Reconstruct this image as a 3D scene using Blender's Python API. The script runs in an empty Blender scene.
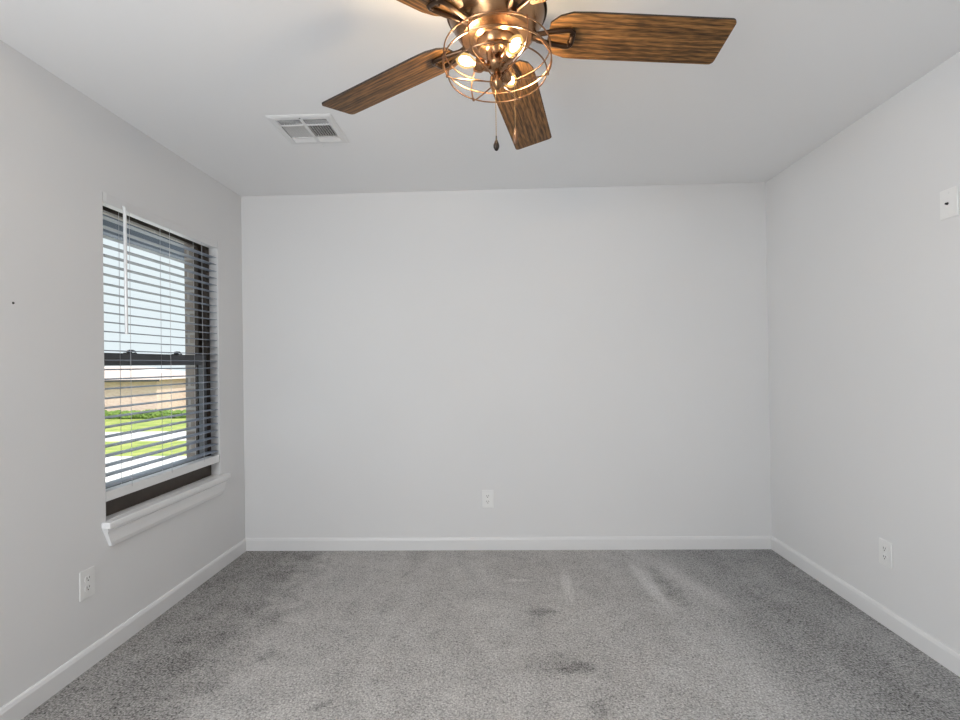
import bpy, bmesh, math, random
from mathutils import Vector, Matrix, Euler

PI = math.pi
random.seed(7)
scene = bpy.context.scene
COL = scene.collection

# ------------------------------------------------------------------ camera
CAM_YAW, CAM_PITCH, CAM_ROLL, CAM_H, CAM_F = 0.0335, 0.0068, -0.0155, 1.2604, 509.566
fw = Vector((-math.sin(CAM_YAW) * math.cos(CAM_PITCH), math.cos(CAM_YAW) * math.cos(CAM_PITCH), math.sin(CAM_PITCH)))
rt = fw.cross(Vector((0, 0, 1))).normalized()
up = rt.cross(fw)
r2 = math.cos(CAM_ROLL) * rt + math.sin(CAM_ROLL) * up
u2 = -math.sin(CAM_ROLL) * rt + math.cos(CAM_ROLL) * up
cd = bpy.data.cameras.new('camera')
cd.sensor_fit = 'HORIZONTAL'
cd.sensor_width = 36.0
cd.lens = 36.0 * CAM_F / 960.0
cd.clip_start = 0.02
cd.clip_end = 500
cam = bpy.data.objects.new('camera', cd)
COL.objects.link(cam)
m3 = Matrix((r2, u2, -fw)).transposed()
cam.matrix_world = Matrix.Translation((0, 0, CAM_H)) @ m3.to_4x4()
scene.camera = cam

# ------------------------------------------------------------------ world, sun, lights, exposure
scene.view_settings.view_transform = 'Standard'
scene.view_settings.look = 'None'
scene.view_settings.exposure = 0.0
scene.view_settings.gamma = 1.0
scene.view_settings.use_curve_mapping = False

w = bpy.data.worlds.new('sky')
scene.world = w
w.use_nodes = True
nt = w.node_tree
nt.nodes.clear()
wo = nt.nodes.new('ShaderNodeOutputWorld')
bg = nt.nodes.new('ShaderNodeBackground')
tc = nt.nodes.new('ShaderNodeTexCoord')
sx = nt.nodes.new('ShaderNodeSeparateXYZ')
rp = nt.nodes.new('ShaderNodeValToRGB')
# overcast brightness: paler at the horizon, brighter overhead
rp.color_ramp.elements[0].position = 0.24
rp.color_ramp.elements[0].color = (0.555, 0.605, 0.635, 1)
rp.color_ramp.elements[1].position = 0.6
rp.color_ramp.elements[1].color = (1.25, 1.36, 1.5, 1)
nt.links.new(tc.outputs['Generated'], sx.inputs[0])
nt.links.new(sx.outputs['Z'], rp.inputs['Fac'])
nt.links.new(rp.outputs['Color'], bg.inputs['Color'])
bg.inputs['Strength'].default_value = 1.6
nt.links.new(bg.outputs[0], wo.inputs[0])

sd = bpy.data.lights.new('sun', 'SUN')
sd.energy = 4.0
sd.angle = 0.02
sd.color = (1.0, 0.95, 0.87)
sun = bpy.data.objects.new('sun', sd)
COL.objects.link(sun)
sun.rotation_euler = Vector((-0.55, 0.45, -0.9)).to_track_quat('-Z', 'Y').to_euler()

# two large fill lights added behind the camera to brighten the room
def area_light(name, loc, target, sx_, sy_, power, color):
    d = bpy.data.lights.new(name, 'AREA')
    d.shape = 'RECTANGLE'
    d.size, d.size_y = sx_, sy_
    d.energy = power
    d.color = color
    o = bpy.data.objects.new(name, d)
    COL.objects.link(o)
    o.location = loc
    o.rotation_euler = (Vector(target) - Vector(loc)).to_track_quat('-Z', 'Z').to_euler()
    return o
area_light('fill_high', (-1.3, -0.4, 1.8), (1.8, 2.5, 1.2), 0.6, 0.8, 37.0, (0.938, 0.974, 1.0))
area_light('fill_low', (-1.5, -1.2, 0.6), (1.8, 2.5, 1.8), 0.8, 1.0, 23.5, (0.938, 0.974, 1.0))

# ------------------------------------------------------------------ room numbers
XL, XR, YB, YF, H = -1.7509, 1.8084, 3.4576, -1.75, 2.44
WY0, WY1, WZ0, WZ1 = 2.215, 3.153, 0.585, 2.056       # window opening
REVEAL = 0.055

# ------------------------------------------------------------------ materials
def new_mat(name):
    m = bpy.data.materials.new(name)
    m.use_nodes = True
    t = m.node_tree
    b = t.nodes.get('Principled BSDF')
    return m, t, b

def plain(name, col, rough=0.5, metal=0.0, spec=0.5, emit=None, estr=0.0):
    m, t, b = new_mat(name)
    b.inputs['Base Color'].default_value = (*col, 1)
    b.inputs['Roughness'].default_value = rough
    b.inputs['Metallic'].default_value = metal
    b.inputs['Specular IOR Level'].default_value = spec
    if emit:
        b.inputs['Emission Color'].default_value = (*emit, 1)
        b.inputs['Emission Strength'].default_value = estr
    return m

def N(t, kind, **kw):
    n = t.nodes.new(kind)
    for k, v in kw.items():
        if k in n.inputs.keys():
            n.inputs[k].default_value = v
        else:
            setattr(n, k, v)
    return n

def noisy(name, c1, c2, scale, rough=0.6, bump=0.0, bscale=None, detail=4, stretch=(1, 1, 1), spec=0.4, metal=0.0, lo=0.3, hi=0.7, coord='Object', bdist=0.001):
    m, t, b = new_mat(name)
    tc = N(t, 'ShaderNodeTexCoord')
    mp = N(t, 'ShaderNodeMapping')
    mp.inputs['Scale'].default_value = stretch
    t.links.new(tc.outputs[coord], mp.inputs[0])
    no = N(t, 'ShaderNodeTexNoise', Scale=scale, Detail=detail)
    t.links.new(mp.outputs[0], no.inputs['Vector'])
    r = N(t, 'ShaderNodeValToRGB')
    r.color_ramp.elements[0].position = lo
    r.color_ramp.elements[0].color = (*c1, 1)
    r.color_ramp.elements[1].position = hi
    r.color_ramp.elements[1].color = (*c2, 1)
    t.links.new(no.outputs[0], r.inputs[0])
    t.links.new(r.outputs[0], b.inputs['Base Color'])
    b.inputs['Roughness'].default_value = rough
    b.inputs['Metallic'].default_value = metal
    b.inputs['Specular IOR Level'].default_value = spec
    if bump:
        n2 = N(t, 'ShaderNodeTexNoise', Scale=bscale or scale, Detail=3)
        t.links.new(mp.outputs[0], n2.inputs['Vector'])
        bp = N(t, 'ShaderNodeBump', Strength=bump, Distance=bdist)
        t.links.new(n2.outputs[0], bp.inputs['Height'])
        t.links.new(bp.outputs[0], b.inputs['Normal'])
    return m

M = {}
M['wall'] = noisy('wall_paint', (0.785, 0.785, 0.79), (0.80, 0.80, 0.805), 1.2, rough=0.95, bump=0.12, bscale=190, spec=0.08)
M['ceiling'] = noisy('ceiling_paint', (0.915, 0.915, 0.92), (0.925, 0.925, 0.93), 1.0, rough=0.95, bump=0.15, bscale=130, spec=0.06)
M['trim'] = noisy('white_trim_paint', (0.81, 0.81, 0.815), (0.825, 0.825, 0.83), 3, rough=0.38, spec=0.45)
M['sill'] = noisy('white_sill_paint', (0.88, 0.88, 0.885), (0.90, 0.90, 0.905), 3, rough=0.35, spec=0.45)
M['plastic'] = plain('white_plastic', (0.87, 0.87, 0.865), 0.35)
M['slot'] = plain('dark_slot', (0.03, 0.03, 0.03), 0.6)
M['vent'] = plain('white_vent_enamel', (0.82, 0.82, 0.82), 0.4)
M['duct'] = plain('duct_grey', (0.10, 0.10, 0.105), 0.7)
M['slat'] = plain('blind_slat_shaded', (0.27, 0.31, 0.38), 0.4)  # white slats darkened to blue grey, their backlit shade put into the colour
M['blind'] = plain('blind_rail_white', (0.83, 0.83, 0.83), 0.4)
M['valance'] = plain('valance_pale_grey', (0.77, 0.77, 0.775), 0.5)
M['cord'] = plain('blind_cord', (0.55, 0.56, 0.58), 0.8)
M['wand'] = plain('wand_white', (0.82, 0.83, 0.84), 0.25)
M['bronze_frame'] = noisy('dark_bronze_frame', (0.046, 0.034, 0.025), (0.060, 0.045, 0.034), 20, rough=0.45)
M['sash_grey'] = noisy('dark_grey_sash', (0.15, 0.155, 0.165), (0.17, 0.175, 0.185), 20, rough=0.4)
M['fascia'] = plain('fascia_blue_grey', (0.13, 0.16, 0.21), 0.6)
M['soffit'] = noisy('soffit_cream', (0.55, 0.51, 0.45), (0.62, 0.58, 0.52), 4, rough=0.8)
M['copper'] = noisy('antique_copper', (0.24, 0.13, 0.065), (0.42, 0.245, 0.13), 14, rough=0.26, metal=1.0)
M['cage'] = noisy('cage_bronze_wire', (0.20, 0.11, 0.06), (0.34, 0.19, 0.10), 25, rough=0.3, metal=1.0)
M['iron'] = noisy('blade_iron_bronze', (0.035, 0.022, 0.015), (0.07, 0.042, 0.026), 25, rough=0.28, metal=0.85)
M['chain'] = plain('brass_chain', (0.45, 0.30, 0.15), 0.35, metal=1.0)
M['fob_dark'] = plain('dark_bronze_fob', (0.03, 0.022, 0.018), 0.3, metal=0.6)
M['fob_wood'] = plain('brown_fob', (0.13, 0.06, 0.025), 0.35)
M['grass'] = noisy('lawn_grass', (0.14, 0.22, 0.035), (0.36, 0.36, 0.10), 1.4, rough=0.95, detail=8, bump=0.5, bscale=12, bdist=0.03)
M['concrete'] = noisy('pale_concrete', (0.52, 0.50, 0.47), (0.62, 0.60, 0.57), 0.9, rough=0.9)
M['asphalt'] = noisy('pale_street', (0.44, 0.42, 0.40), (0.54, 0.52, 0.49), 0.7, rough=0.95)
M['shingle'] = noisy('roof_shingles', (0.42, 0.33, 0.29), (0.54, 0.45, 0.40), 3, rough=0.95, stretch=(1, 4, 4))
M['shingle_grey'] = noisy('grey_shingles', (0.15, 0.15, 0.16), (0.22, 0.22, 0.23), 3, rough=0.95)
M['white_paint'] = plain('white_house_paint', (0.75, 0.74, 0.72), 0.7)
M['gutter'] = plain('dark_gutter', (0.05, 0.045, 0.045), 0.6)
M['house_glass'] = plain('house_window_glass', (0.10, 0.13, 0.16), 0.15)
M['leaf'] = noisy('tree_leaves', (0.03, 0.06, 0.025), (0.08, 0.13, 0.05), 3, rough=0.9)
M['hedge'] = noisy('hedge_leaves', (0.06, 0.12, 0.022), (0.20, 0.28, 0.06), 4, rough=0.9, detail=8)
M['bark'] = plain('tree_bark', (0.10, 0.07, 0.05), 0.9)

def brick_mat(name, c1, c2, mortar, scale=1.0):
    m, t, b = new_mat(name)
    tc = N(t, 'ShaderNodeTexCoord')
    # bricks run along the horizontal: use x+y as the running coordinate, z as height
    s = N(t, 'ShaderNodeSeparateXYZ')
    t.links.new(tc.outputs['Object'], s.inputs[0])
    ad_ = N(t, 'ShaderNodeMath', operation='ADD')
    t.links.new(s.outputs['X'], ad_.inputs[0])
    t.links.new(s.outputs['Y'], ad_.inputs[1])
    c = N(t, 'ShaderNodeCombineXYZ')
    t.links.new(ad_.outputs[0], c.inputs['X'])
    t.links.new(s.outputs['Z'], c.inputs['Y'])
    br = N(t, 'ShaderNodeTexBrick')
    br.inputs['Color1'].default_value = (*c1, 1)
    br.inputs['Color2'].default_value = (*c2, 1)
    br.inputs['Mortar'].default_value = (*mortar, 1)
    br.inputs['Scale'].default_value = scale
    br.inputs['Brick Width'].default_value = 0.20
    br.inputs['Row Height'].default_value = 0.067
    br.inputs['Mortar Size'].default_value = 0.008
    t.links.new(c.outputs[0], br.inputs['Vector'])
    t.links.new(br.outputs['Color'], b.inputs['Base Color'])
    b.inputs['Roughness'].default_value = 0.9
    return m
M['brick'] = brick_mat('grey_brown_brick', (0.27, 0.235, 0.21), (0.37, 0.32, 0.285), (0.46, 0.44, 0.42))
M['brick_far'] = brick_mat('pink_beige_brick', (0.66, 0.44, 0.36), (0.78, 0.57, 0.48), (0.72, 0.64, 0.60))
M['brick_pale'] = brick_mat('pale_beige_brick', (0.68, 0.58, 0.50), (0.76, 0.66, 0.58), (0.72, 0.69, 0.64))

# thin clear glass: lets light straight through, mirrors a little at grazing angles
def glass_mat(name, tint=(0.97, 0.985, 0.98)):
    m = bpy.data.materials.new(name)
    m.use_nodes = True
    t = m.node_tree
    t.nodes.clear()
    o = N(t, 'ShaderNodeOutputMaterial')
    tr = N(t, 'ShaderNodeBsdfTransparent')
    tr.inputs[0].default_value = (*tint, 1)
    gl = N(t, 'ShaderNodeBsdfGlossy', Roughness=0.02)
    fr = N(t, 'ShaderNodeFresnel', IOR=1.22)
    mx = N(t, 'ShaderNodeMixShader')
    ge = N(t, 'ShaderNodeNewGeometry')          # mirror only on the outer skin, not inside the pane
    sb = N(t, 'ShaderNodeMath', operation='SUBTRACT')
    sb.inputs[0].default_value = 1.0
    t.links.new(ge.outputs['Backfacing'], sb.inputs[1])
    mu = N(t, 'ShaderNodeMath', operation='MULTIPLY')
    t.links.new(fr.outputs[0], mu.inputs[0])
    t.links.new(sb.outputs[0], mu.inputs[1])
    t.links.new(mu.outputs[0], mx.inputs[0])
    t.links.new(tr.outputs[0], mx.inputs[1])
    t.links.new(gl.outputs[0], mx.inputs[2])
    t.links.new(mx.outputs[0], o.inputs[0])
    return m
M['glass'] = glass_mat('window_glass')

# glowing warm bulb: amber glass envelope around a bright filament core
M['filament'] = plain('bulb_filament', (0.9, 0.8, 0.6), 0.3, emit=(1.0, 0.75, 0.47), estr=900.0)
def bulb_glass():
    m = bpy.data.materials.new('amber_bulb_glass')
    m.use_nodes = True
    t = m.node_tree
    t.nodes.clear()
    o = N(t, 'ShaderNodeOutputMaterial')
    tr = N(t, 'ShaderNodeBsdfTransparent')
    em = N(t, 'ShaderNodeEmission', Strength=1.5)
    em.inputs[0].default_value = (1.0, 0.62, 0.22, 1)
    mx = N(t, 'ShaderNodeMixShader')
    mx.inputs[0].default_value = 0.42
    t.links.new(tr.outputs[0], mx.inputs[1])
    t.links.new(em.outputs[0], mx.inputs[2])
    t.links.new(mx.outputs[0], o.inputs[0])
    return m
M['bulb'] = bulb_glass()

# wood of the fan blades: grain along the blade's own length
def wood():
    m, t, b = new_mat('rustic_oak_blade')
    tc = N(t, 'ShaderNodeTexCoord')
    oi = N(t, 'ShaderNodeObjectInfo')
    sc = N(t, 'ShaderNodeVectorMath', operation='SCALE')
    cx = N(t, 'ShaderNodeCombineXYZ')
    for a in 'XYZ':
        t.links.new(oi.outputs['Random'], cx.inputs[a])
    t.links.new(cx.outputs[0], sc.inputs[0])
    sc.inputs['Scale'].default_value = 9.0
    ad_ = N(t, 'ShaderNodeVectorMath', operation='ADD')
    t.links.new(tc.outputs['Object'], ad_.inputs[0])
    t.links.new(sc.outputs[0], ad_.inputs[1])
    mp = N(t, 'ShaderNodeMapping')
    mp.inputs['Scale'].default_value = (1.0, 9.0, 9.0)
    t.links.new(ad_.outputs[0], mp.inputs[0])
    n1 = N(t, 'ShaderNodeTexNoise', Scale=3.2, Detail=3, Distortion=1.2)
    t.links.new(mp.outputs[0], n1.inputs['Vector'])
    mp2 = N(t, 'ShaderNodeMapping')
    mp2.inputs['Scale'].default_value = (13.0, 150.0, 30.0)
    t.links.new(ad_.outputs[0], mp2.inputs[0])
    n2 = N(t, 'ShaderNodeTexNoise', Scale=1.6, Detail=5)
    t.links.new(mp2.outputs[0], n2.inputs['Vector'])
    # cathedral rings
    wv = N(t, 'ShaderNodeTexWave', Scale=2.2, Distortion=5.0, Detail=2.0)
    wv.bands_direction = 'Y'
    wv.inputs['Detail Scale'].default_value = 1.2
    t.links.new(mp.outputs[0], wv.inputs['Vector'])
    mix = N(t, 'ShaderNodeMath', operation='MULTIPLY_ADD')
    t.links.new(n2.outputs[0], mix.inputs[0])
    mix.inputs[1].default_value = 0.75
    mm = N(t, 'ShaderNodeMath', operation='MULTIPLY')
    t.links.new(n1.outputs[0], mm.inputs[0])
    mm.inputs[1].default_value = 0.45
    mw = N(t, 'ShaderNodeMath', operation='MULTIPLY_ADD')
    t.links.new(wv.outputs['Fac'], mw.inputs[0])
    mw.inputs[1].default_value = 0.14
    t.links.new(mm.outputs[0], mw.inputs[2])
    t.links.new(mw.outputs[0], mix.inputs[2])
    r = N(t, 'ShaderNodeValToRGB')
    e = r.color_ramp.elements
    e[0].position = 0.40
    e[0].color = (0.018, 0.009, 0.004, 1)
    e[1].position = 0.86
    e[1].color = (0.34, 0.168, 0.055, 1)
    k = e.new(0.60)
    k.color = (0.100, 0.050, 0.018, 1)
    t.links.new(mix.outputs[0], r.inputs[0])
    t.links.new(r.outputs[0], b.inputs['Base Color'])
    b.inputs['Roughness'].default_value = 0.5
    b.inputs['Specular IOR Level'].default_value = 0.3
    bp = N(t, 'ShaderNodeBump', Strength=0.25, Distance=0.001)
    t.links.new(n2.outputs[0], bp.inputs['Height'])
    t.links.new(bp.outputs[0], b.inputs['Normal'])
    return m
M['wood'] = wood()
M['blade_edge'] = plain('blade_dark_edge', (0.022, 0.014, 0.010), 0.6)

# carpet: short grey cut pile with nap strokes left by a vacuum cleaner, a few worn spots and painted wall-side shade
def carpet():
    m, t, b = new_mat('grey_cut_pile_carpet')
    tc = N(t, 'ShaderNodeTexCoord')
    P = tc.outputs['Object']
    L = t.links.new
    fine = N(t, 'ShaderNodeTexNoise', Scale=140.0, Detail=3, Roughness=0.7)
    L(P, fine.inputs['Vector'])
    vor = N(t, 'ShaderNodeTexVoronoi', Scale=95.0)
    L(P, vor.inputs['Vector'])
    mid = N(t, 'ShaderNodeTexNoise', Scale=7.0, Detail=6, Roughness=0.6, Distortion=0.6)
    L(P, mid.inputs['Vector'])
    mp = N(t, 'ShaderNodeMapping')
    mp.inputs['Rotation'].default_value = (0, 0, -0.5)
    mp.inputs['Scale'].default_value = (3.2, 0.9, 1)
    L(P, mp.inputs[0])
    nap = N(t, 'ShaderNodeTexNoise', Scale=1.5, Detail=2, Distortion=0.5)
    L(mp.outputs[0], nap.inputs['Vector'])

    def math_(op, a, bv=None, c=None):
        n = N(t, 'ShaderNodeMath', operation=op)
        for i, v in enumerate((a, bv, c)):
            if v is None:
                continue
            if isinstance(v, (int, float)):
                n.inputs[i].default_value = v
            else:
                L(v, n.inputs[i])
        return n.outputs[0]

    sp = N(t, 'ShaderNodeSeparateXYZ')
    L(P, sp.inputs[0])
    X, Y = sp.outputs['X'], sp.outputs['Y']

    def smooth(v, a, b_):
        n = N(t, 'ShaderNodeMapRange')
        n.interpolation_type = 'SMOOTHSTEP'
        n.inputs['From Min'].default_value = a
        n.inputs['From Max'].default_value = b_
        L(v, n.inputs['Value'])
        return n.outputs[0]

    # value: base + tuft grain + nap
    v = math_('MULTIPLY_ADD', fine.outputs[0], 2.5, -1.25)
    v = math_('MULTIPLY_ADD', vor.outputs['Distance'], -0.50, v)
    v = math_('ADD', v, 1.16)
    midv = math_('MULTIPLY_ADD', mid.outputs[0], 0.5, -0.25)
    napv = math_('MULTIPLY_ADD', nap.outputs[0], 0.34, -0.17)
    v = math_('ADD', v, midv)
    v = math_('ADD', v, napv)
    # right wall band: vacuum nap plus weaker light put into the colour, wobbling border
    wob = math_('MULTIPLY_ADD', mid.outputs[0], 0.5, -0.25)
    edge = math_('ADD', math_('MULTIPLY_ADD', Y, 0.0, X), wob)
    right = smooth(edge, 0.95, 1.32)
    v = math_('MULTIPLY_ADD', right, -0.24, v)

    left = smooth(edge, -0.95, -1.42)  # left wall band: nap with the edge shading painted in
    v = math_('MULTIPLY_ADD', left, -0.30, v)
    # lens-shaped strokes / worn spots: (x, y, half length, half width, angle, strength)
    spots = CARPET_SPOTS
    for (cx, cy, a, bb, ang, st) in spots:
        dx = math_('SUBTRACT', X, cx)
        dy = math_('SUBTRACT', Y, cy)
        ca, sa = math.cos(ang), math.sin(ang)
        uu = math_('MULTIPLY_ADD', dx, ca / a, math_('MULTIPLY', dy, sa / a))
        vv = math_('MULTIPLY_ADD', dx, -sa / bb, math_('MULTIPLY', dy, ca / bb))
        rr = math_('ADD', math_('MULTIPLY', uu, uu), math_('MULTIPLY', vv, vv))
        rr = math_('ADD', rr, math_('MULTIPLY_ADD', mid.outputs[0], 3.0, -1.5))
        k = smooth(rr, 1.8, -0.2)
        v = math_('MULTIPLY_ADD', k, st, v)
    mul = N(t, 'ShaderNodeMix', data_type='RGBA', blend_type='MULTIPLY')
    mul.inputs['Factor'].default_value = 1.0
    warm = N(t, 'ShaderNodeMix', data_type='RGBA')
    L(smooth(edge, 0.2, 1.5), warm.inputs['Factor'])  # cooler light toward the right is put into the pile colour
    warm.inputs[6].default_value = (*CARPET_WARM, 1)
    warm.inputs[7].default_value = (*CARPET_COOL, 1)
    cc = N(t, 'ShaderNodeCombineXYZ')
    for a_ in 'XYZ':
        L(v, cc.inputs[a_])
    L(warm.outputs[2], mul.inputs[6])
    L(cc.outputs[0], mul.inputs[7])
    L(mul.outputs[2], b.inputs['Base Color'])
    b.inputs['Roughness'].default_value = 1.0
    b.inputs['Specular IOR Level'].default_value = 0.05
    bh = math_('MULTIPLY_ADD', vor.outputs['Distance'], -0.6, fine.outputs[0])
    bp = N(t, 'ShaderNodeBump', Strength=0.8, Distance=0.006)
    L(bh, bp.inputs['Height'])
    L(bp.outputs[0], b.inputs['Normal'])
    return m
CARPET_WARM = (0.56, 0.543, 0.528)
CARPET_COOL = (0.54, 0.54, 0.541)
CARPET_SPOTS = [
    (0.375, 2.91, 0.22, 0.032, 1.52, 0.22),
    (0.83, 2.92, 0.32, 0.036, 1.63, 0.22),
    (0.93, 2.88, 0.28, 0.055, 1.65, -0.20),
    (1.08, 2.90, 0.35, 0.06, 1.85, 0.16),
    (0.10, 2.97, 0.07, 0.022, 0.0, 0.22),
    (0.20, 2.60, 0.09, 0.038, 0.0, -0.30),
    (0.34, 2.12, 0.05, 0.042, 0.3, -0.34),
    (0.27, 2.10, 0.04, 0.03, 0.0, -0.20),
    (0.20, 2.14, 0.18, 0.08, 0.0, -0.12),
    (0.35, 1.87, 0.04, 0.04, 0.0, -0.18),
    (-0.68, 1.876, 0.05, 0.02, 0.6, -0.25),
    (-1.02, 2.20, 0.05, 0.022, 1.0, -0.13),
]
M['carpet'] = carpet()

# ------------------------------------------------------------------ mesh helpers
def box(bm, lo, hi):
    x0, y0, z0 = lo
    x1, y1, z1 = hi
    v = [bm.verts.new(p) for p in ((x0, y0, z0), (x1, y0, z0), (x1, y1, z0), (x0, y1, z0), (x0, y0, z1), (x1, y0, z1), (x1, y1, z1), (x0, y1, z1))]
    for f in ((0, 3, 2, 1), (4, 5, 6, 7), (0, 1, 5, 4), (1, 2, 6, 5), (2, 3, 7, 6), (3, 0, 4, 7)):
        bm.faces.new([v[i] for i in f])
    return v

def quad(bm, pts):
    bm.faces.new([bm.verts.new(p) for p in pts])

def prism(bm, poly, ext):
    """extrude a planar polygon (list of 3-D points) by a vector"""
    e = Vector(ext)
    a = [bm.verts.new(p) for p in poly]
    b = [bm.verts.new(Vector(p) + e) for p in poly]
    n = len(poly)
    bm.faces.new(a[::-1])
    bm.faces.new(b)
    for i in range(n):
        j = (i + 1) % n
        bm.faces.new((a[i], a[j], b[j], b[i]))

def lathe(bm, prof, seg=32, mat=None):
    mat = mat or Matrix.Identity(4)
    rings = []
    for r, z in prof:
        if r < 1e-6:
            rings.append([bm.verts.new(mat @ Vector((0, 0, z)))])
        else:
            rings.append([bm.verts.new(mat @ Vector((r * math.cos(2 * PI * i / seg), r * math.sin(2 * PI * i / seg), z))) for i in range(seg)])
    for a, b in zip(rings, rings[1:]):
        for i in range(seg):
            j = (i + 1) % seg
            if len(a) == 1 and len(b) == 1:
                continue
            if len(a) == 1:
                bm.faces.new((a[0], b[j], b[i]))
            elif len(b) == 1:
                bm.faces.new((a[i], a[j], b[0]))
            else:
                bm.faces.new((a[i], a[j], b[j], b[i]))
    if len(rings[0]) > 1:
        bm.faces.new(rings[0])
    if len(rings[-1]) > 1:
        bm.faces.new(rings[-1][::-1])

def tube(bm, pts, r, seg=8, closed=False):
    pts = [Vector(p) for p in pts]
    n = len(pts)
    rings = []
    prev = None
    for i, p in enumerate(pts):
        if closed:
            d = pts[(i + 1) % n] - pts[i - 1]
        else:
            d = pts[min(i + 1, n - 1)] - pts[max(i - 1, 0)]
        d.normalize()
        if prev is None:
            ref = Vector((0, 0, 1)) if abs(d.z) < 0.9 else Vector((1, 0, 0))
            u = d.cross(ref).normalized()
        else:
            u = (prev - d * prev.dot(d)).normalized()
        prev = u
        v = d.cross(u)
        rr = r[i] if isinstance(r, (list, tuple)) else r
        rings.append([bm.verts.new(p + rr * (u * math.cos(2 * PI * k / seg) + v * math.sin(2 * PI * k / seg))) for k in range(seg)])
    m_ = n if closed else n - 1
    for i in range(m_):
        a, b = rings[i], rings[(i + 1) % n]
        for k in range(seg):
            l = (k + 1) % seg
            bm.faces.new((a[k], a[l], b[l], b[k]))
    if not closed:
        bm.faces.new(rings[0][::-1])
        bm.faces.new(rings[-1])

def obj(name, bm, mat, parent=None, smooth=False, bevel=0.0, bseg=2):
    if bevel:
        bmesh.ops.bevel(bm, geom=[e for e in bm.edges], offset=bevel, segments=bseg, affect='EDGES', profile=0.5, clamp_overlap=True)
    bmesh.ops.recalc_face_normals(bm, faces=bm.faces[:])
    me = bpy.data.meshes.new(name)
    bm.to_mesh(me)
    bm.free()
    for mm in (mat if isinstance(mat, (list, tuple)) else [mat]):
        me.materials.append(mm)
    if smooth:
        for p in me.polygons:
            p.use_smooth = True
        try:
            me.set_sharp_from_angle(angle=math.radians(38))
        except Exception:
            pass
    o = bpy.data.objects.new(name, me)
    COL.objects.link(o)
    if parent:
        o.parent = parent
    return o

def tag(o, label=None, cat=None, group=None, kind=None):
    if label:
        o['label'] = label
    if cat:
        o['category'] = cat
    if group:
        o['group'] = group
    if kind:
        o['kind'] = kind
    return o

def thing(name, label, cat, loc=(0, 0, 0), rot=(0, 0, 0), group=None):
    o = bpy.data.objects.new(name, None)
    o.empty_display_size = 0.05
    COL.objects.link(o)
    o.location = loc
    o.rotation_euler = rot
    return tag(o, label, cat, group)

def struct(name, bm, mat, label=None, cat=None, **kw):
    o = obj(name, bm, mat, **kw)
    return tag(o, label, cat, kind='structure')

def copy_tree(o, parent=None):
    c = o.copy()
    COL.objects.link(c)
    if parent:
        c.parent = parent
    for ch in list(o.children):
        copy_tree(ch, c)
    return c

# ------------------------------------------------------------------ room shell
T = 0.12
bm = bmesh.new()
box(bm, (XL - 0.1, YF - T, -0.15), (XR + T, YB + T, 0.0))
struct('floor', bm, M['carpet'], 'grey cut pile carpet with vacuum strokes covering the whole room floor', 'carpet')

# ceiling with a hole for the air register
VX0, VX1, VY0, VY1 = -1.037, -0.793, 2.383, 2.627
bm = bmesh.new()
zt = H + T
box(bm, (XL - 0.1, YF - T, H), (VX0, YB + T, zt))
box(bm, (VX1, YF - T, H), (XR + T, YB + T, zt))
box(bm, (VX0, YF - T, H), (VX1, VY0, zt))
box(bm, (VX0, VY1, H), (VX1, YB + T, zt))
struct('ceiling', bm, M['ceiling'], 'smooth pale grey painted ceiling above the whole room', 'ceiling')

bm = bmesh.new()
box(bm, (XL - 0.1, YB, 0), (XR + T, YB + T, H))
struct('wall_back', bm, M['wall'], 'plain pale grey back wall facing the camera', 'wall')
bm = bmesh.new()
box(bm, (XR, YF - T, 0), (XR + T, YB, H))
struct('wall_right', bm, M['wall'], 'plain pale grey wall on the right side of the room', 'wall')
# left wall with window opening
bm = bmesh.new()
XO = XL - 0.12
box(bm, (XO, YF - T, 0), (XL, WY0, H))
box(bm, (XO, WY1, 0), (XL, YB, H))
box(bm, (XO, WY0, 0), (XL, WY1, WZ0 - 0.03))
box(bm, (XO, WY0, WZ1), (XL, WY1, H))
struct('wall_left', bm, M['wall'], 'pale grey wall on the left holding the window', 'wall')
# brick veneer outside
bm = bmesh.new()
BX0, BX1 = XL - 0.20, XO
BZ = -2.6
box(bm, (BX0, -3.0, BZ), (BX1, WY0 + 0.025, 2.6))
box(bm, (BX0, WY1 - 0.025, BZ), (BX1, YB + 0.5, 2.6))
box(bm, (BX0, WY0 + 0.025, BZ), (BX1, WY1 - 0.025, WZ0 - 0.02))
box(bm, (BX0, WY0 + 0.025, WZ1 - 0.015), (BX1, WY1 - 0.025, 2.6))
struct('wall_exterior', bm, M['brick'], 'grey brown brick outside face of the wall seen past the window frame', 'wall')
bm = bmesh.new()
box(bm, (XL, YF - T, 0), (XR, YF, H))
struct('wall_rear', bm, M['wall'], 'pale grey wall behind the camera', 'wall')

# baseboards: 8.5 cm with eased top
def baseboard(name, a, b, n, label):
    a, b, n = Vector(a), Vector(b), Vector(n)
    prof = [(0.0, 0.0), (0.013, 0.0), (0.013, 0.068), (0.009, 0.080), (0.005, 0.085), (0.0, 0.085)]
    poly = [a + n * d + Vector((0, 0, z)) for d, z in prof]
    bm = bmesh.new()
    prism(bm, poly, b - a)
    struct(name, bm, M['trim'], label, 'baseboard')
baseboard('baseboard_back', (XL, YB, 0), (XR, YB, 0), (0, -1, 0), 'white baseboard along the foot of the back wall')
baseboard('baseboard_left', (XL, YF, 0), (XL, YB - 0.013, 0), (1, 0, 0), 'white baseboard along the foot of the left wall')
baseboard('baseboard_right', (XR, YF, 0), (XR, YB - 0.013, 0), (-1, 0, 0), 'white baseboard along the foot of the right wall')

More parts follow.
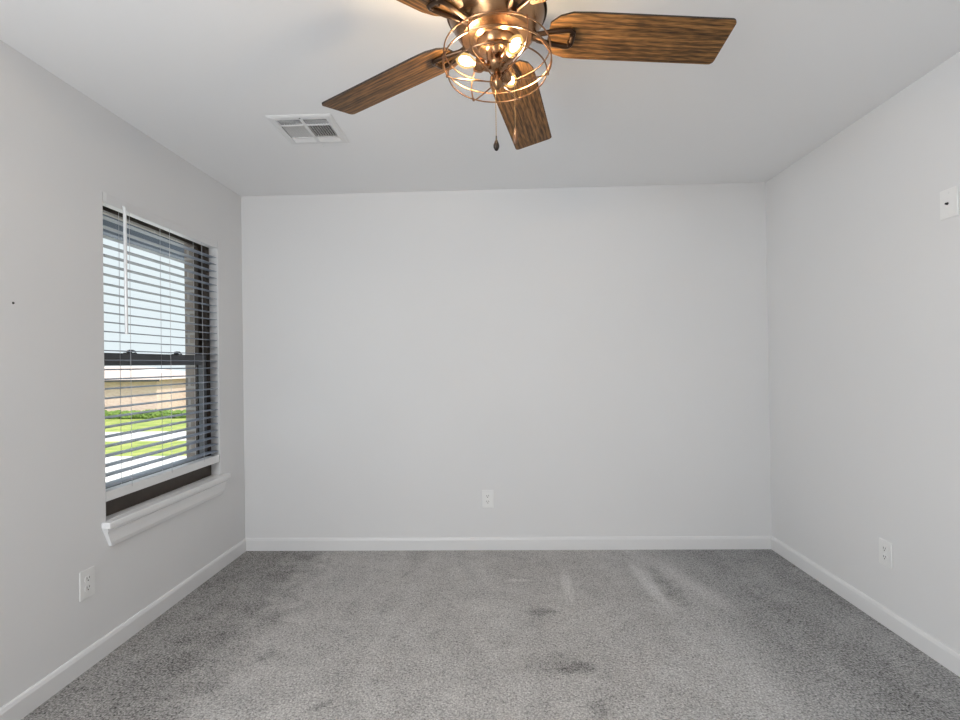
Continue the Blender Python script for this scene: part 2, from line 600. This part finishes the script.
# ------------------------------------------------------------------ window
win = thing('window_1', 'dark bronze single hung window with white sill in the left wall', 'window', (XL, WY0, WZ0))
win['kind'] = 'structure'
WO = Vector((XL, WY0, WZ0))
LOCKS = (2.475, 2.845)
def rel(p):
    return (p[0] - WO.x, p[1] - WO.y, p[2] - WO.z)
def wbox(bm, lo, hi):
    box(bm, rel(lo), rel(hi))
fx1 = XL - REVEAL - 0.002      # frame room face
fx0 = XL - 0.125               # frame outer face
bm = bmesh.new()
fw_ = 0.034
wbox(bm, (fx0, WY0, WZ0), (fx1, WY0 + fw_, WZ1))
wbox(bm, (fx0, WY1 - fw_, WZ0), (fx1, WY1, WZ1))
wbox(bm, (fx0, WY0 + fw_, WZ0), (fx1, WY1 - fw_, WZ0 + 0.078))
wbox(bm, (fx0, WY0 + fw_, WZ1 - 0.026), (fx1, WY1 - fw_, WZ1))
# inner stop beads that make the stepped jamb
wbox(bm, (fx0, WY1 - fw_ - 0.012, WZ0 + 0.078), (fx0 + 0.012, WY1 - fw_, WZ1 - 0.026))
wbox(bm, (fx0, WY0 + fw_, WZ0 + 0.078), (fx0 + 0.012, WY0 + fw_ + 0.012, WZ1 - 0.026))
obj('window_frame', bm, M['bronze_frame'], win)
# sashes: lower sits on the room side, upper behind it
def sash(name, xa, xb, z0, z1, bot, top, st, mat):
    bm = bmesh.new()
    y0, y1 = WY0 + fw_, WY1 - fw_
    wbox(bm, (xa, y0, z0), (xb, y0 + st, z1))
    wbox(bm, (xa, y1 - st, z0), (xb, y1, z1))
    wbox(bm, (xa, y0 + st, z0), (xb, y1 - st, z0 + bot))
    wbox(bm, (xa, y0 + st, z1 - top), (xb, y1 - st, z1))
    s = obj(name, bm, mat, win)
    bm = bmesh.new()
    xm = (xa + xb) / 2
    wbox(bm, (xm - 0.002, y0 + st, z0 + bot), (xm + 0.002, y1 - st, z1 - top))
    obj('glass_pane', bm, M['glass'], s)
    return s
ls = sash('lower_sash', fx1 - 0.030, fx1 - 0.004, WZ0 + 0.078, 1.337, 0.05, 0.060, 0.040, M['sash_grey'])
us = sash('upper_sash', fx0 + 0.013, fx1 - 0.033, 1.285, WZ1 - 0.026, 0.045, 0.020, 0.034, M['bronze_frame'])
# two cam locks on top of the meeting rail
for yl in LOCKS:
    bm = bmesh.new()
    xm = fx1 - 0.014
    wbox(bm, (xm - 0.011, yl - 0.034, 1.337), (xm + 0.009, yl + 0.034, 1.341))
    lathe(bm, [(0.0, 0.004), (0.012, 0.004), (0.012, 0.013), (0.008, 0.017), (0.0, 0.017)], 14, Matrix.Translation(rel((xm, yl - 0.008, 1.337))))
    tube(bm, [rel((xm, yl - 0.008, 1.350)), rel((xm + 0.004, yl + 0.014, 1.350)), rel((xm + 0.003, yl + 0.032, 1.346))], [0.006, 0.0055, 0.004], 8)
    obj('sash_lock', bm, M['slot'], ls)
# white stool and apron
bm = bmesh.new()
wbox(bm, (fx1 + 0.001, WY0 + 0.002, WZ0 - 0.028), (XL, WY1 - 0.002, WZ0))
wbox(bm, (XL, 2.187, WZ0 - 0.028), (XL + 0.040, 3.205, WZ0))
obj('window_stool', bm, M['sill'], win, bevel=0.004)
bm = bmesh.new()
prof = [(0.0, 0.556), (0.026, 0.556), (0.026, 0.546), (0.019, 0.538), (0.017, 0.486), (0.012, 0.468), (0.0, 0.466)]
a0 = [Vector(rel((XL + d, 2.192 + (0.556 - z) * 0.45, z))) for d, z in prof]
a1 = [Vector(rel((XL + d, 3.195 - (0.556 - z) * 0.40, z))) for d, z in prof]
va = [bm.verts.new(p) for p in a0]
vb = [bm.verts.new(p) for p in a1]
bm.faces.new(va[::-1])
bm.faces.new(vb)
for i in range(len(prof)):
    j = (i + 1) % len(prof)
    bm.faces.new((va[i], va[j], vb[j], vb[i]))
obj('window_apron', bm, M['sill'], win)

# ------------------------------------------------------------------ window blind
WAND_Y = 2.336
BLX = XL - 0.028                # slat centre line
bl = thing('window_blind', 'white horizontal slat blind hanging lowered and open in the left window', 'blind', (BLX, WY0, 0))
def brel(bm, lo, hi):
    box(bm, (lo[0] - BLX, lo[1] - WY0, lo[2]), (hi[0] - BLX, hi[1] - WY0, hi[2]))
by0, by1 = WY0 + 0.006, WY1 - 0.006
bm = bmesh.new()
brel(bm, (XL - 0.053, by0, 2.014), (XL - 0.006, by1, 2.052))
obj('headrail', bm, M['blind'], bl, bevel=0.001)
bm = bmesh.new()
brel(bm, (XL - 0.0045, by0 + 0.018, 2.010), (XL + 0.001, by1, 2.055))
obj('valance', bm, M['valance'], bl)
bm = bmesh.new()
brel(bm, (XL - 0.053, WY0 + 0.0005, 2.012), (XL + 0.001, by0, 2.0555))
brel(bm, (XL - 0.004, WY0 + 0.0005, 2.012), (XL + 0.0015, WY0 + 0.022, 2.0555))
obj('end_bracket', bm, M['plastic'], bl)
# slats, slightly crowned, outer edge raised by a few degrees
tilt = math.radians(3.0)
slat_me = None
n_slat, z_first, pitch = 29, 0.738, 0.04335
for i in range(n_slat):
    z = z_first + i * pitch
    if slat_me is None:
        bm = bmesh.new()
        K = 6
        hw, th = 0.0245, 0.0014
        topv, botv = [], []
        for y in (by0 + 0.003, by1 - 0.003):
            tr, br_ = [], []
            for k in range(K + 1):
                s = -1 + 2 * k / K
                x = hw * s
                zz = 0.0022 * (1 - s * s)
                X = x * math.cos(tilt)
                Z = -x * math.sin(tilt) + zz
                tr.append(bm.verts.new((X, y - WY0, Z + th)))
                br_.append(bm.verts.new((X, y - WY0, Z - th)))
            topv.append(tr)
            botv.append(br_)
        for k in range(K):
            bm.faces.new((topv[0][k], topv[0][k + 1], topv[1][k + 1], topv[1][k]))
            bm.faces.new((botv[0][k + 1], botv[0][k], botv[1][k], botv[1][k + 1]))
            for e in (0, 1):
                bm.faces.new((topv[e][k], topv[e][k + 1], botv[e][k + 1], botv[e][k]))
        for k in (0, K):
            bm.faces.new((topv[0][k], topv[1][k], botv[1][k], botv[0][k]))
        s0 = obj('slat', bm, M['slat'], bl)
        slat_me = s0.data
        s0.location.z = z
    else:
        s = s0.copy()
        COL.objects.link(s)
        s.parent = bl
        s.location.z = z
bm = bmesh.new()
brel(bm, (XL - 0.052, by0, 0.668), (XL - 0.002, by1, 0.712))
br = obj('bottom_rail', bm, M['blind'], bl, bevel=0.003)
bm = bmesh.new()
brel(bm, (XL - 0.050, by1, 0.670), (XL - 0.004, by1 + 0.003, 0.710))
obj('end_cap', bm, M['plastic'], br)
for yc in (2.382, 2.682, 2.982):
    bm = bmesh.new()
    for xo in (-0.0015, -0.0535):
        tube(bm, [(XL + xo - BLX, yc - WY0, 2.014), (XL + xo - BLX, yc - WY0, 0.70)], 0.0011, 5)
    for i in range(n_slat):
        z = z_first + i * pitch
        tube(bm, [(XL - 0.0015 - BLX, yc - WY0, z - 0.004), (XL - 0.0535 - BLX, yc - WY0, z + 0.000)], 0.0006, 4)
    obj('ladder_cord', bm, M['cord'], bl)
bm = bmesh.new()
tube(bm, [(XL + 0.010 - BLX, WAND_Y - WY0, 2.02), (XL + 0.011 - BLX, WAND_Y - WY0, 1.98), (XL + 0.012 - BLX, WAND_Y + 0.002 - WY0, 1.424)], 0.0072, 8)
tube(bm, [(XL - 0.004 - BLX, WAND_Y - WY0, 2.03), (XL + 0.010 - BLX, WAND_Y - WY0, 2.02)], 0.003, 6)
obj('tilt_wand', bm, M['wand'], bl)

# ------------------------------------------------------------------ wall plates
def outlet(name, loc, rotz, label, group=None):
    """duplex outlet, local: plate in XZ plane facing -Y"""
    t = thing(name, label, 'outlet', loc, (0, 0, rotz), group)
    bm = bmesh.new()
    box(bm, (-0.0395, -0.0055, -0.0605), (0.0395, 0, 0.0605))
    obj('wall_plate', bm, M['plastic'], t, bevel=0.003)
    for s in (-1, 1):
        bm = bmesh.new()
        pts = []
        for k in range(24):
            a = 2 * PI * k / 24
            pts.append((0.0165 * math.cos(a), -0.0055, max(-0.0135, min(0.0135, 0.0175 * math.sin(a))) + s * 0.0195))
        prism(bm, pts, (0, -0.002, 0))
        r_ = obj('receptacle', bm, M['plastic'], t)
        bm = bmesh.new()
        zc = s * 0.0195
        box(bm, (-0.0076, -0.0079, zc - 0.001), (-0.0052, -0.0073, zc + 0.0085))
        box(bm, (0.0052, -0.0079, zc + 0.0005), (0.0076, -0.0073, zc + 0.0085))
        pts = [(0.0028 * math.cos(2 * PI * k / 12), -0.0073, zc - 0.0065 + 0.0028 * math.sin(2 * PI * k / 12)) for k in range(12)]
        prism(bm, pts, (0, -0.0006, 0))
        obj('slots', bm, M['slot'], r_)
    bm = bmesh.new()
    lathe(bm, [(0.0, 0.0), (0.0032, 0.0), (0.0028, 0.0012), (0.0, 0.0014)], 12, Matrix.Translation((0, -0.0055, 0)) @ Matrix.Rotation(PI / 2, 4, 'X'))
    obj('plate_screw', bm, M['plastic'], t)
    return t
OUT = 'duplex outlets low on the walls'
outlet('electrical_outlet', (-0.078, YB, 0.343), 0, 'white duplex outlet low on the back wall', OUT)
outlet('electrical_outlet', (XL, 2.105, 0.356), PI / 2, 'white duplex outlet low on the left wall below the window', OUT)
outlet('electrical_outlet', (XR, 2.457, 0.342), -PI / 2, 'white duplex outlet low on the right wall above the baseboard', OUT)

t = thing('wall_jack', 'white cable wall plate with a small dark jack high on the right wall', 'wall plate', (XR, 2.083, 1.868), (0, 0, -PI / 2))
bm = bmesh.new()
box(bm, (-0.040, -0.006, -0.0585), (0.040, 0, 0.0585))
obj('wall_plate', bm, M['plastic'], t, bevel=0.003)
bm = bmesh.new()
lathe(bm, [(0.0, 0), (0.0055, 0), (0.0055, 0.002), (0.0040, 0.002), (0.0040, 0.008), (0.0, 0.008)], 12, Matrix.Translation((-0.004, -0.006, 0.0)) @ Matrix.Rotation(PI / 2, 4, 'X'))
obj('coax_jack', bm, M['slot'], t)
for s in (-1, 1):
    bm = bmesh.new()
    lathe(bm, [(0.0, 0.0), (0.0032, 0.0), (0.0028, 0.0012), (0.0, 0.0014)], 12, Matrix.Translation((0, -0.006, s * 0.042)) @ Matrix.Rotation(PI / 2, 4, 'X'))
    obj('plate_screw', bm, M['plastic'], t)

# dark disc standing in for a small hole in the left wall
bm = bmesh.new()
lathe(bm, [(0.0, 0.0), (0.0045, 0.0), (0.004, 0.002), (0.0, 0.0025)], 10, Matrix.Rotation(PI / 2, 4, 'Y'))
o = obj('wall_hole', bm, M['slot'])
o.location = (XL, 1.789, 1.506)
tag(o, 'tiny dark disc for a hole alone in the left wall nearer than the window', 'wall_hole')

# ------------------------------------------------------------------ ceiling register
cx, cy = (VX0 + VX1) / 2, (VY0 + VY1) / 2
vt = thing('air_vent', 'white square louvered air vent in the ceiling above the window side', 'vent', (cx, cy, H))
O = 0.155
I = 0.122
bm = bmesh.new()
# bevelled outer frame ring
def ring4(bm, r0, z0, r1, z1):
    a = [bm.verts.new(p) for p in ((-r0, -r0, z0), (r0, -r0, z0), (r0, r0, z0), (-r0, r0, z0))]
    b = [bm.verts.new(p) for p in ((-r1, -r1, z1), (r1, -r1, z1), (r1, r1, z1), (-r1, r1, z1))]
    for i in range(4):
        j = (i + 1) % 4
        bm.faces.new((a[i], a[j], b[j], b[i]))
ring4(bm, O, -0.0005, O, -0.003)
ring4(bm, O, -0.003, O - 0.012, -0.008)
ring4(bm, O - 0.012, -0.008, I, -0.008)
ring4(bm, I, -0.008, I, 0.0)
# dividers: one down the middle, two across (near row, middle row, far row)
ya, yb_ = -0.060, 0.076
box(bm, (-0.007, -I, -0.008), (0.007, I, -0.0045))
box(bm, (-I, ya - 0.005, -0.0075), (-0.007, ya + 0.005, -0.0045))
box(bm, (0.007, ya - 0.005, -0.0075), (I, ya + 0.005, -0.0045))
box(bm, (-I, yb_ - 0.005, -0.0075), (-0.007, yb_ + 0.005, -0.0045))
box(bm, (0.007, yb_ - 0.005, -0.0075), (I, yb_ + 0.005, -0.0045))
bmesh.ops.remove_doubles(bm, verts=bm.verts[:], dist=1e-5)
obj('vent_frame', bm, M['vent'], vt)
def fin(bm, x0, y0, x1, y1, dx, dy):
    """thin louver from (x0,y0) to (x1,y1) whose upper edge leans by dx,dy"""
    zl, zh = -0.007, 0.005
    p = [Vector((x0, y0, zl)), Vector((x1, y1, zl)), Vector((x1 + dx, y1 + dy, zh)), Vector((x0 + dx, y0 + dy, zh))]
    n = (p[1] - p[0]).cross(p[3] - p[0]).normalized() * 0.0016
    prism(bm, [q - n * 0.5 for q in p], n)
def louvers(x0, x1, y0, y1, along, n, lean):
    bm = bmesh.new()
    for k in range(n):
        f = (k + 0.5) / n
        if along == 'x':
            y = y0 + (y1 - y0) * f
            fin(bm, x0, y, x1, y, 0, lean)
        else:
            x = x0 + (x1 - x0) * f
            fin(bm, x, y0, x, y1, lean, 0)
    obj('louver_bank', bm, M['vent'], vt)
e = 0.0055
louvers(-I, -e, -I, ya - e, 'x', 5, 0.024)
louvers(e, I, -I, ya - e, 'x', 5, 0.024)
louvers(-I, -e, ya + e, yb_ - e, 'y', 9, 0.010)
louvers(e, I, ya + e, yb_ - e, 'y', 9, -0.002)
louvers(-I, -e, yb_ + e, I, 'x', 5, -0.008)
louvers(e, I, yb_ + e, I, 'x', 5, -0.008)
bm = bmesh.new()
for (lo, hi) in (((-I, -I, 0.0), (-I + 0.001, I, 0.1)), ((I - 0.001, -I, 0.0), (I, I, 0.1)), ((-I, -I, 0.0), (I, -I + 0.001, 0.1)), ((-I, I - 0.001, 0.0), (I, I, 0.1)), ((-I, -I, 0.1), (I, I, 0.104))):
    box(bm, lo, hi)
obj('duct_collar', bm, M['duct'], vt)
bm = bmesh.new()
tube(bm, [(0.012, O - 0.004, -0.006), (0.012, O + 0.006, -0.014), (0.012, O + 0.010, -0.016)], 0.003, 6)
obj('damper_lever', bm, M['vent'], vt)
bm = bmesh.new()
lathe(bm, [(0.0, 0.0), (0.004, 0.0), (0.003, -0.0015), (0.0, -0.002)], 10, Matrix.Translation((0, -O + 0.022, -0.008)))
obj('vent_screw', bm, M['duct'], vt)

# ------------------------------------------------------------------ ceiling fan
FC = Vector((0.0137, 1.4433, 2.1999))
fan = thing('ceiling_fan', 'five-blade brown wooden ceiling fan with glowing copper cage light', 'ceiling fan', FC, (-0.0424, 0, 0))
bm = bmesh.new()
lathe(bm, [(0.0, 0.232), (0.150, 0.232), (0.152, 0.222), (0.150, 0.195), (0.140, 0.180), (0.138, 0.168), (0.1395, 0.160), (0.1395, 0.060), (0.137, 0.045), (0.130, 0.030), (0.120, 0.010), (0.106, -0.012), (0.098, -0.020), (0.060, -0.024), (0.0, -0.024)], 64)
hub = obj('motor_housing', bm, M['copper'], fan, smooth=True)
bm = bmesh.new()
tube(bm, [(0.1395 * math.cos(2 * PI * k / 64), 0.1395 * math.sin(2 * PI * k / 64), 0.052) for k in range(64)], 0.004, 8, True)
tube(bm, [(0.1395 * math.cos(2 * PI * k / 64), 0.1395 * math.sin(2 * PI * k / 64), 0.165) for k in range(64)], 0.004, 8, True)
obj('trim_band', bm, M['iron'], hub, smooth=True)
bm = bmesh.new()
lathe(bm, [(0.0, -0.018), (0.066, -0.018), (0.068, -0.024), (0.058, -0.030), (0.057, -0.040), (0.050, -0.052), (0.036, -0.056), (0.031, -0.062), (0.030, -0.084), (0.030, -0.094), (0.026, -0.104), (0.016, -0.112), (0.008, -0.116), (0.0, -0.116)], 48)
sw = obj('light_fitter', bm, M['copper'], fan, smooth=True)
bm = bmesh.new()
lathe(bm, [(0.0, 0.0), (0.006, 0.0), (0.006, 0.010), (0.012, 0.014), (0.014, 0.022), (0.010, 0.031), (0.0, 0.034)], 20, Matrix.Translation((-0.002, -0.028, -0.068)) @ Matrix.Rotation(PI / 2 + 0.5, 4, 'X'))
obj('switch_knob', bm, M['copper'], sw, smooth=True)

# blades with irons
BETA, DROOP, A0, RB, HW = 0.2098, 0.0230, 0.0850, 0.664, 0.0757
def blade_outline():
    pts = [(0.148, -0.040), (0.172, -0.062), (0.205, -0.0735), (0.26, -HW)]
    c = 0.014
    for k in range(6):
        a = -PI / 2 + (PI / 2) * k / 5
        pts.append((RB - c + c * math.cos(a), -HW + c + c * math.sin(a)))
    for k in range(6):
        a = (PI / 2) * k / 5
        pts.append((RB - c + c * math.cos(a), HW - c + c * math.sin(a)))
    pts += [(0.26, HW), (0.205, 0.0735), (0.172, 0.062), (0.148, 0.040)]
    return pts
blade0 = None
for k in range(5):
    th = A0 + k * 2 * PI / 5
    R = Matrix.Rotation(th, 4, 'Z') @ Matrix.Rotation(DROOP, 4, 'Y') @ Matrix.Rotation(-BETA, 4, 'X')
    if blade0 is None:
        bm = bmesh.new()
        prism(bm, [(x, y, -0.003) for x, y in blade_outline()], (0, 0, 0.006))
        bm.normal_update()
        bm.faces.ensure_lookup_table()
        for f in bm.faces:
            f.material_index = 0 if abs(f.normal.z) > 0.5 else 1
        blade0 = obj('blade', bm, [M['wood'], M['blade_edge']], fan)
        bm = bmesh.new()
        loop = []
        y_o, x_o, x_i = 0.026, 0.216, 0.118
        for (px_, py_) in ((x_i, -0.010), (0.165, -0.0215), (0.195, -y_o), (x_o - 0.008, -y_o), (x_o - 0.001, -y_o + 0.006), (x_o, -y_o + 0.014), (x_o, y_o - 0.014), (x_o - 0.001, y_o - 0.006), (x_o - 0.008, y_o), (0.195, y_o), (0.165, 0.0215), (x_i, 0.010)):
            loop.append((px_, py_, -0.010))
        tube(bm, loop, 0.0072, 10, True)
        tube(bm, [(0.060, 0, -0.004), (0.090, 0, -0.004), (x_i + 0.006, 0, -0.010)], [0.013, 0.013, 0.013], 10)
        for sy in (-1, 1):
            lathe(bm, [(0, -0.021), (0.004, -0.020), (0.0055, -0.016), (0.0055, -0.003), (0, -0.003)], 10, Matrix.Translation((x_o - 0.006, sy * 0.016, 0)))
        obj('blade_iron', bm, M['iron'], blade0, smooth=True)
        blade0.matrix_local = R
    else:
        b = copy_tree(blade0, fan)
        b.matrix_local = R

# cage: three rings, six wires meeting at the finial
bm = bmesh.new()
RA, RC_ = 0.150, 0.139
ZA, ZB, ZC = -0.052, -0.088, -0.124
wr = 0.0021
def circ(r, z, n=72):
    return [(r * math.cos(2 * PI * i / n), r * math.sin(2 * PI * i / n), z) for i in range(n)]
tube(bm, circ(RA, ZA), wr, 8, True)
tube(bm, circ(RA + 0.002, ZB), wr, 8, True)
tube(bm, circ(RC_, ZC), wr, 8, True)
for k in range(6):
    a = math.radians(1 + 60 * k)
    prof = [(RA + 0.001, ZA + 0.006), (RA + 0.003, ZA - 0.015), (RA + 0.0042, ZB), (RA + 0.000, ZB - 0.018), (RC_ + 0.003, ZC), (RC_ - 0.012, ZC - 0.007), (0.09, ZC - 0.012), (0.05, ZC - 0.016), (0.012, ZC - 0.020)]
    if k % 2 == 0:
        prof = [(0.100, -0.016), (0.125, -0.024), (RA - 0.008, ZA + 0.004)] + prof[1:]
    tube(bm, [(r * math.cos(a), r * math.sin(a), z) for r, z in prof], wr, 8)
    lathe(bm, [(0, -0.004), (0.0035, -0.003), (0.0045, 0), (0.0035, 0.003), (0, 0.004)], 8, Matrix.Translation(((RC_ + 0.003) * math.cos(a), (RC_ + 0.003) * math.sin(a), ZC)))
cg = obj('light_cage', bm, M['cage'], fan, smooth=True)
bm = bmesh.new()
lathe(bm, [(0.0, -0.114), (0.009, -0.116), (0.014, -0.130), (0.0165, -0.141), (0.0155, -0.150), (0.010, -0.160), (0.005, -0.166), (0.0, -0.168)], 24)
obj('finial', bm, M['copper'], cg, smooth=True)

# three candle sockets with bulbs
for k, adeg in enumerate((190, 65, -58)):
    a = math.radians(adeg)
    d = Vector((math.cos(a), math.sin(a), 0.25)).normalized()
    base = Vector((0.030 * math.cos(a), 0.030 * math.sin(a), -0.105))
    Q = Matrix.Translation(base) @ d.to_track_quat('Z', 'Y').to_matrix().to_4x4()
    bm = bmesh.new()
    lathe(bm, [(0.0, -0.006), (0.010, -0.006), (0.011, 0.006), (0.017, 0.012), (0.0195, 0.020), (0.0195, 0.034), (0.017, 0.036), (0.0, 0.034)], 24, Q)
    so = obj('bulb_socket', bm, M['copper'], fan, smooth=True)
    bm = bmesh.new()
    lathe(bm, [(0.0, 0.030), (0.010, 0.031), (0.012, 0.040), (0.018, 0.052), (0.020, 0.062), (0.018, 0.074), (0.012, 0.084), (0.005, 0.090), (0.0, 0.0915)], 24, Q)
    lb = obj('light_bulb', bm, M['bulb'], fan, smooth=True)
    bm = bmesh.new()
    lathe(bm, [(0.0, 0.042), (0.005, 0.044), (0.0105, 0.054), (0.0115, 0.062), (0.0095, 0.072), (0.005, 0.079), (0.0, 0.081)], 16, Q)
    obj('filament', bm, M['filament'], lb, smooth=True)

# pull chains (positions in the tilted fan frame)
def chain(x, y, z0, z1, fob, mat_f):
    bm = bmesh.new()
    tube(bm, [(x, y, z0), (x, y, z1)], 0.0009, 5)
    n = int((z0 - z1) / 0.0055)
    for i in range(n):
        lathe(bm, [(0, -0.0017), (0.0016, 0), (0, 0.0017)], 6, Matrix.Translation((x, y, z0 - (i + 0.5) * 0.0055)))
    ch = obj('pull_chain', bm, M['chain'], fan)
    bm = bmesh.new()
    lathe(bm, fob, 16, Matrix.Translation((x, y, z1)))
    obj('chain_fob', bm, mat_f, ch, smooth=True)
chain(-0.006, 0.030, -0.100, -0.290, [(0, 0.006), (0.002, 0.004), (0.0022, -0.006), (0.005, -0.012), (0.0085, -0.022), (0.0085, -0.029), (0.005, -0.037), (0, -0.040)], M['fob_dark'])
chain(0.049, 0.030, -0.095, -0.268, [(0, 0.006), (0.003, 0.004), (0.004, -0.004), (0.0065, -0.016), (0.008, -0.026), (0.007, -0.038), (0.004, -0.044), (0, -0.046)], M['fob_wood'])

# ------------------------------------------------------------------ outside: eave, ground, houses, trees
bm = bmesh.new()
box(bm, (-3.05, -3.0, 2.47), (BX0, 5.2, 2.55))
struct('roof_soffit', bm, M['soffit'], 'cream soffit of the deep eave outside the window', 'eave')
bm = bmesh.new()
box(bm, (-3.17, -3.0, 2.335), (-3.05, 5.2, 2.60))
struct('roof_fascia', bm, M['fascia'], 'blue grey fascia board at the edge of the eave outside the window', 'eave')

GZ = -2.6
def strip(name, y0, y1, mat, label, cat, z=GZ, x0=-90, x1=14):
    bm = bmesh.new()
    box(bm, (x0, y0, z - 0.3), (x1, y1, z))
    return struct(name, bm, mat, label, cat)
strip('driveway', -6, 22.0, M['concrete'], 'wide pale concrete paving below the window', 'paving', x1=XL - 0.2)
strip('verge', 22.0, 26.6, M['grass'], 'strip of yellow green grass between the paving and the street', 'grass')
strip('street', 26.6, 30.6, M['asphalt'], 'pale street crossing between the two strips of grass', 'street')
strip('lawn', 30.6, 110.0, M['grass'], 'green front lawn in front of the brick houses across the street', 'grass')

def house(name, label, x0, x1, y0, y1, ez, rz, wm, rm, wins, dormer=None):
    t = thing(name, label, 'house', ((x0 + x1) / 2, y0, GZ), (0, 0, 0), 'brick houses across the street')
    ox, oy, oz = t.location
    def P(x, y, z):
        return (x - ox, y - oy, z - oz)
    bm = bmesh.new()
    box(bm, P(x0, y0, GZ), P(x1, y1, ez))
    obj('house_wall', bm, wm, t)
    # hip roof
    o_ = 0.5
    d = (y1 - y0) / 2
    bm = bmesh.new()
    e_ = [P(x0 - o_, y0 - o_, ez - 0.05), P(x1 + o_, y0 - o_, ez - 0.05), P(x1 + o_, y1 + o_, ez - 0.05), P(x0 - o_, y1 + o_, ez - 0.05)]
    r_ = [P(x0 + d, y0 + d, rz), P(x1 - d, y0 + d, rz)]
    v = [bm.verts.new(p) for p in e_ + r_]
    for f in ((0, 1, 5, 4), (1, 2, 5), (2, 3, 4, 5), (3, 0, 4), (3, 2, 1, 0)):
        bm.faces.new([v[i] for i in f])
    rf = obj('roof', bm, rm, t)
    bm = bmesh.new()
    box(bm, P(x0 - o_ - 0.05, y0 - o_ - 0.10, ez - 0.19), P(x1 + o_ + 0.05, y0 - o_, ez - 0.03))
    obj('gutter', bm, M['gutter'], rf)
    for (wx, ww, wz0, wz1, kind) in wins:
        bm = bmesh.new()
        box(bm, P(wx - ww / 2, y0 - 0.06, GZ + wz0), P(wx + ww / 2, y0 + 0.01, GZ + wz1))
        wf = obj('garage_door' if kind == 'g' else 'house_window', bm, M['white_paint'], t)
        if kind == 'w':
            bm = bmesh.new()
            box(bm, P(wx - ww / 2 + 0.1, y0 - 0.075, GZ + wz0 + 0.1), P(wx - 0.04, y0 - 0.06, GZ + wz1 - 0.1))
            box(bm, P(wx + 0.04, y0 - 0.075, GZ + wz0 + 0.1), P(wx + ww / 2 - 0.1, y0 - 0.06, GZ + wz1 - 0.1))
            obj('pane', bm, M['house_glass'], wf)
    if dormer:
        dx, dy, dz, dw = dormer
        bm = bmesh.new()
        prism(bm, [P(dx - dw / 2, dy, dz), P(dx + dw / 2, dy, dz), P(dx + dw / 2, dy, dz + 0.45), P(dx, dy, dz + 0.75), P(dx - dw / 2, dy, dz + 0.45)], (0, 2.5, 0))
        dm = obj('dormer', bm, M['white_paint'], rf)
        bm = bmesh.new()
        box(bm, P(dx - dw / 2 + 0.25, dy - 0.05, dz + 0.08), P(dx + dw / 2 - 0.25, dy, dz + 0.42))
        obj('dormer_louver', bm, M['shingle_grey'], dm)
    return t
house('brick_house', 'pink beige brick house across the street, left in the window view', -40.0, -27.3, 40.0, 49.0, 0.42, 1.50, M['brick_far'], M['shingle'],
      [(-36.5, 1.8, 0.9, 2.0, 'w')], (-29.9, 42.0, 0.45, 1.6))
house('brick_house', 'paler beige brick house just right of the pink beige house across the street', -25.6, -13.0, 44.0, 52.0, 0.30, 1.45, M['brick_pale'], M['shingle'],
      [(-23.6, 2.4, 0.05, 2.1, 'g'), (-19.0, 1.8, 0.9, 2.0, 'w'), (-15.5, 1.4, 0.9, 2.0, 'w')])

def blob(bm, c, r, seed):
    rnd = random.Random(seed)
    res_ = bmesh.ops.create_icosphere(bm, subdivisions=3, radius=1.0, matrix=Matrix.Translation(c))
    for v in res_['verts']:
        d = (v.co - Vector(c))
        v.co = Vector(c) + Vector((d.x * r[0], d.y * r[1], d.z * r[2])) * (0.82 + 0.36 * rnd.random())

bm = bmesh.new()
rnd = random.Random(11)
for k in range(34):
    x = -37.5 + k * 0.4
    blob(bm, (x, 0.3 * rnd.random(), 0.22 + 0.1 * rnd.random()), (0.42, 0.4, 0.3 + 0.12 * rnd.random()), 100 + k)
o = obj('hedge', bm, M['hedge'])
o.location = (0, 38.6, GZ)
tag(o, 'low green hedge along the front of the pink brick house', 'hedge')
